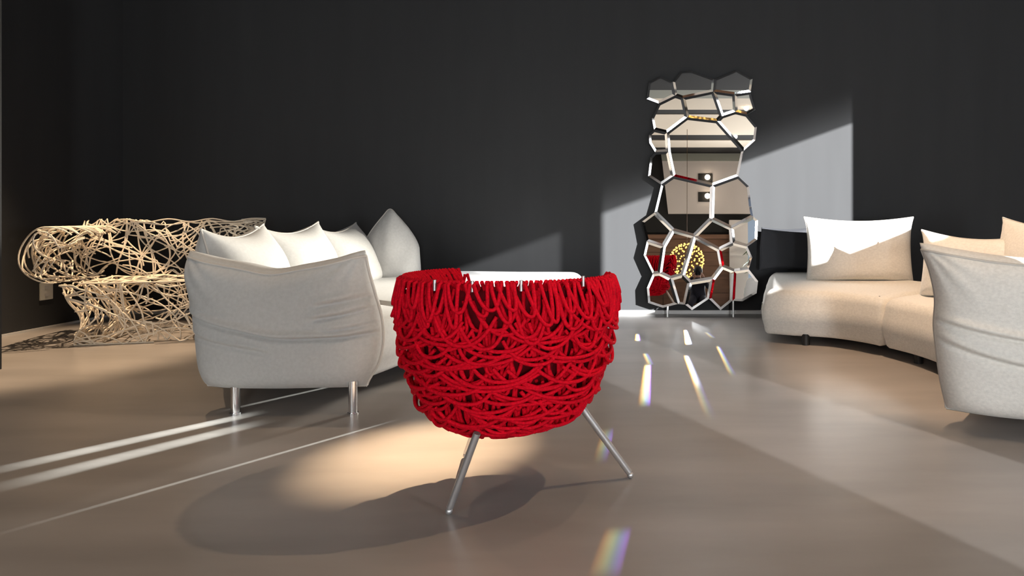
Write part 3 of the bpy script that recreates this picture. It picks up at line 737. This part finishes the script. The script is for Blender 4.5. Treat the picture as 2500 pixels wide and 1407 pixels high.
cells = ['a1 a2 ab abd a3 a4', 'ab b1 b2 bc bce bde abd', 'bc k1 k2 k3 fg bce', 'abd bde dei dij d1 d2 a3', 'bde bce ef ei dei', 'bce fg fgh ef',
         'fg k3 g1 g2 gh fgh', 'ef fgh gh h1 h2 hi ei', 'dei ei hi im ilm ikl ijk dij', 'd1 dij ijk jk j2 j1', 'jk ijk ikl kl k5 k4',
         'ikl ilm lmo lo ln ln2 kl', 'ilm im m1 m2 mp mop lmo', 'ln2 ln nqr nq n1', 'lo lmo mop op os', 'mop mp p1 p2 pu op',
         'nq nqr qrw qw q1', 'ln lo rs rx qrw nqr', 'lo os su st sxy rs', 'su ut t1 t2 ty st', 'os op pu u1 uv ut su', 'ut uv v1 v2 v3 t1',
         'qw qrw rx wx w3 w2 w1', 'rx rs sxy xy wx', 'sxy st ty y1 xy']
tl = math.tan(R(LEAN))
def on_mirror(p):
    dx = (p[0] - PX) / F; dz = -(p[1] - YH) / F
    s = (MY + H * tl) / (1 - dz * tl); return V((dx * s, s, H + dz * s))
mo = V((0.0, MY, 0))
mirror = thing('mirror', 'tall faceted mirror of silver polygon cells leaning on the dark wall', 'mirror', mo)
mn = V((0, -math.cos(R(LEAN)), math.sin(R(LEAN))))
PTS = {k: on_mirror(v) - mo for k, v in VT.items()}
BW, BH = 0.022, 0.0044
for c in cells:
    ks = c.split(); P = [PTS[k] for k in ks]; n = len(P)
    nn = sum(((P[i].cross(P[(i + 1) % n])) for i in range(n)), V((0, 0, 0)))
    if nn.dot(mn) < 0: P = P[::-1]
    gap = 0.0015
    ins = lambda d: [None] * n
    def inset(d):
        out = []
        for i in range(n):
            e0 = (P[i] - P[i - 1]).normalized(); e1 = (P[(i + 1) % n] - P[i]).normalized()
            n0 = mn.cross(e0); n1 = mn.cross(e1)
            b = (n0 + n1); den = 1 + n0.dot(n1)
            out.append(P[i] + b / max(den, 0.35) * d)
        return out
    o0, o1 = inset(gap), inset(BW)
    vs = [p_ - mn * 0.006 for p_ in o0] + [p_ + mn * 0.001 for p_ in o0] + [p_ + mn * BH for p_ in o1]
    fs = [tuple(2 * n + i for i in range(n))]
    bev = []
    for i in range(n):
        j = (i + 1) % n; bev.append((n + i, n + j, 2 * n + j, 2 * n + i)); fs.append((i, j, n + j, n + i))
    cell = mesh('mirror_cell', vs, fs + [tuple(range(n))[::-1]], M['mirror'], mirror, False)
    mesh('bevel', vs, bev, M['bevel'], cell, False)
outl = 'a1 a2 ab b1 b2 bc k1 k2 k3 g1 g2 gh h1 h2 hi im m1 m2 mp p1 p2 pu u1 uv v1 v2 v3 t1 t2 ty y1 xy wx w3 w2 w1 qw q1 nq n1 ln2 kl k5 k4 jk j2 j1 d1 d2 a3 a4'.split()
OP = [PTS[k] for k in outl]; cen = sum(OP, V((0, 0, 0))) / len(OP)
vs = [p_ - mn * 0.008 for p_ in OP] + [p_ - mn * 0.024 for p_ in OP]; n = len(OP)
mesh('backing_board', vs, [tuple(range(n))[::-1], tuple(n + i for i in range(n))] + [(i, (i + 1) % n, n + (i + 1) % n, n + i) for i in range(n)], M['backing'], mirror, False)
for (px, py) in ((1630, 730), (1790, 715)):
    tp = on_mirror((px, py)) - mo - mn * 0.02
    tube('leg', [(tp.x, -0.02 + 0.02, 0.0), (tp.x, tp.y, tp.z)], 0.009, M['satin'], mirror, 10)

# ------------------------------------------------------------------ things seen only in the mirror
def rpos(px, py, D):     # point seen in the mirror at (px, py), D metres in front of it
    p_ = on_mirror((px, py)); d = (p_ - V((0, 0, H))); d = d / d.y
    r = d - 2 * d.dot(mn) * mn
    return p_ + r * (D / -r.y)
pc = rpos(1677, 636, 11.0)
pc.x = pc.x; chand = thing('chandelier', 'round pendant lamp of amber bulbs hanging behind the viewer, seen in the mirror', 'chandelier', pc)
rc = 0.40; bulbs, rods = Acc(), Acc()
def ball(c, r):
    b = bmesh.new(); bmesh.ops.create_icosphere(b, subdivisions=1, radius=r)
    b.verts.index_update()
    out = ([v.co + c for v in b.verts], [tuple(v.index for v in f.verts) for f in b.faces]); b.free(); return out
NB = 150
for i in range(NB):
    z = 1 - 2 * (i + 0.5) / NB; an = i * 2.39996; r = math.sqrt(1 - z * z)
    d = V((r * math.cos(an), r * math.sin(an), z))
    bulbs.add(ball(d * rc, 0.023)); rods.add(tube_geo([d * 0.05, d * rc], 0.0025, 4))
tag(bulbs.build('bulb', M['gold'], chand), kind='stuff'); rods.build('spokes', M['wirebrown'], chand)
tube('cable', [(0, 0, 0.04), (0, 0, CEIL - pc.z + 0.0)], 0.006, M['wirebrown'], chand, 6)
bm = bmesh.new(); bmesh.ops.create_icosphere(bm, subdivisions=2, radius=0.06); bmobj('hub', bm, M['wirebrown'], chand, True)
# downlights
def downlight(px, py, lab):
    q = rpos(px, py, 13.86)
    t = thing('downlight', lab, 'downlight', (q.x, YB + 0.12, q.z), 'square downlights in the white bulkhead')
    box('housing', (0, 0.01, 0), (0.40, 0.02, 0.27), M['slot'], t, 0.004)
    bm = bmesh.new(); bmesh.ops.create_uvsphere(bm, u_segments=16, v_segments=10, radius=0.075); bmobj('lamp', bm, M['lamp'], t, True, (0.06, 0.07, 0.02))
downlight(1722, 434, 'upper square lamp in the white bulkhead, seen in the mirror')
downlight(1722, 480, 'lower square lamp in the white bulkhead, seen in the mirror')
def ceil_lamp(px, D, lab):
    X = rpos(px, 260, D)
    t = thing('ceiling_lamp', lab, 'lamp', (X.x, DY(D), CEIL), 'lamps in the ceiling slots')
    bm = bmesh.new(); bmesh.ops.create_uvsphere(bm, u_segments=16, v_segments=8, radius=0.06); bmobj('lamp', bm, M['lamp'], t, True, (0, 0, -0.02))
    tube('collar', [(0, 0, 0.12), (0, 0, 0.0)], 0.07, M['slot'], t, 14)
ceil_lamp(1823, 8.9, 'round lamp in the nearest ceiling slot, seen at the mirror top')
ceil_lamp(1795, 11.65, 'round lamp in the middle ceiling slot, seen in the mirror')
# crouching photographer
ppos = rpos(1704, 740, 10.0); ppos.z = 0
person = thing('person', 'person in dark clothes kneeling on the floor with a camera, seen in the mirror', 'person', ppos)
SKV = [((0, -0.06, 0.25), .15), ((0, -0.02, 0.42), .135), ((0, 0.03, 0.56), .15), ((0, 0.05, 0.66), .075), ((0, 0.07, 0.71), .055), ((0, 0.09, 0.77), .085), ((0, 0.10, 0.83), .09), ((0, 0.09, 0.88), .06)]
SKE = [(i, i + 1) for i in range(7)]
def chain(frm, pts):
    k = frm
    for p_ in pts: SKV.append(p_); SKE.append((k, len(SKV) - 1)); k = len(SKV) - 1
    return k
for sx in (-1, 1):
    chain(0, [((0.10 * sx, 0.04, 0.22), .10), ((0.17 * sx, 0.34, 0.10), .07), ((0.15 * sx, 0.10, 0.065), .055), ((0.13 * sx, -0.14, 0.05), .042), ((0.13 * sx, -0.28, 0.03), .028)])
    h = chain(2, [((0.17 * sx, 0.03, 0.60), .065), ((0.24 * sx, 0.15, 0.46), .048), ((0.14 * sx, 0.27, 0.66), .034), ((0.10 * sx, 0.27, 0.74), .03)])
    for f in range(4): chain(h, [((0.085 * sx - 0.004 * f * sx, 0.285 + 0.018 * f, 0.775), .010), ((0.060 * sx, 0.29 + 0.018 * f, 0.79 - 0.004 * f), .008)])
    chain(h, [((0.09 * sx, 0.245, 0.755), .011), ((0.065 * sx, 0.24, 0.765), .009)])
me = bpy.data.meshes.new('body'); me.from_pydata([v for v, r in SKV], SKE, [])
bo = bpy.data.objects.new('body_skeleton', me); C.objects.link(bo)
bo.modifiers.new('skin', 'SKIN'); bo.modifiers.new('sub', 'SUBSURF').levels = 2
for v, (_, r) in zip(me.skin_vertices[0].data, SKV): v.radius = (r, r)
me.skin_vertices[0].data[0].use_root = True
dg = bpy.context.evaluated_depsgraph_get(); me2 = bpy.data.meshes.new_from_object(bo.evaluated_get(dg))
bpy.data.objects.remove(bo)
for m_ in (M['cloth'], M['skin']): me2.materials.append(m_)
for pl in me2.polygons:
    pl.use_smooth = True; c_ = pl.center
    if c_.z > 0.695 and (abs(c_.x) < 0.1 or c_.y > 0.2): pl.material_index = 1
me2.name = 'body'; link('body', me2, None, person)
bm = bmesh.new(); bmesh.ops.create_uvsphere(bm, u_segments=16, v_segments=10, radius=0.108)
for v in bm.verts: v.co = V((v.co.x * 0.95, v.co.y * 1.05 + 0.075, v.co.z * 1.05 + 0.845)); v.co.y -= 0.03 * max(0, (0.85 - v.co.z) * 10)
bmobj('hair', bm, M['hair'], person, True)
pcam = thing('photo_camera', 'black camera held up by the kneeling person, seen in the mirror', 'camera', ppos + V((0, 0.36, 0.775)))
box('camera_body', (0, 0, 0), (0.12, 0.05, 0.075), M['black'], pcam, 0.006)
tube('lens', [(0, 0.02, 0), (0, 0.10, 0)], 0.030, M['black'], pcam, 16)
plant = thing('potted_palm', 'dark green palm in a grey pot by the bright window, seen at the mirror edge', 'plant', (wx_ + 0.05, YB + 0.95, 0))
bm = bmesh.new(); bmesh.ops.create_cone(bm, cap_ends=True, segments=20, radius1=0.14, radius2=0.19, depth=0.42); bmobj('pot', bm, M['ceil_grey'], plant, True, (0, 0, 0.21))
tube('stem', [(0, 0, 0.40), (0.01, 0.0, 1.0), (-0.01, 0.01, 1.5)], 0.022, M['wirebrown'], plant, 8)
pr = random.Random(3)
for k in range(11):
    a = k * 2.4; zb = 0.9 + 0.06 * k; L = 0.55; acc = Acc(); spine = []
    for i in range(9):
        f = i / 8; spine.append(V((math.cos(a) * L * f * 0.8, math.sin(a) * L * f * 0.5, zb + 0.45 * f - 0.42 * f * f)))
    acc.add(tube_geo(spine, 0.005, 4))
    sd = V((-math.sin(a), math.cos(a), 0))
    for i in range(1, 9):
        for sgn in (-1, 1):
            p0 = spine[i]; p1 = p0 + sd * sgn * 0.17 + (spine[i] - spine[i - 1]) * 0.9 + V((0, 0, -0.05)); up = V((0, 0, 0.012))
            acc.add(([p0 - up, p0 + up, p1, (p0 + p1) / 2 + up * 1.2, (p0 + p1) / 2 - up * 1.2], [(0, 4, 3, 1), (4, 2, 3)]))
    acc.build('leaf', M['leaf'], plant, False)
# ring of short pale dashes on the end of the curved sofa that faces the mirror
bpy.context.view_layer.update()
p_ = on_mirror((1819, 711)); d_ = (p_ - V((0, 0, H))).normalized(); r_ = d_ - 2 * d_.dot(mn) * mn
seat_end = [o for o in sofa2.children if o.name.startswith('seat')][0]
inv = seat_end.matrix_world.inverted()
ok, hp, hn, _ = seat_end.ray_cast(inv @ p_, (inv.to_3x3() @ r_).normalized())
print('EMBLEM', ok, tuple(hp) if ok else None, tuple(hn) if ok else None)
if ok:
    u_ = V((0, 0, 1)); e1 = hn.cross(u_).normalized(); e2 = e1.cross(hn).normalized(); acc = Acc()
    for k in range(14):
        a = 2 * PI * k / 14; dv = (e1 * math.cos(a) + e2 * math.sin(a)); tv = (-e1 * math.sin(a) + e2 * math.cos(a))
        acc.add(tube_geo([hp + hn * 0.004 + dv * 0.034 - tv * 0.005, hp + hn * 0.004 + dv * 0.034 + tv * 0.005], 0.0035, 5))
    acc.build('stitched_ring', M['socket'], sofa2)
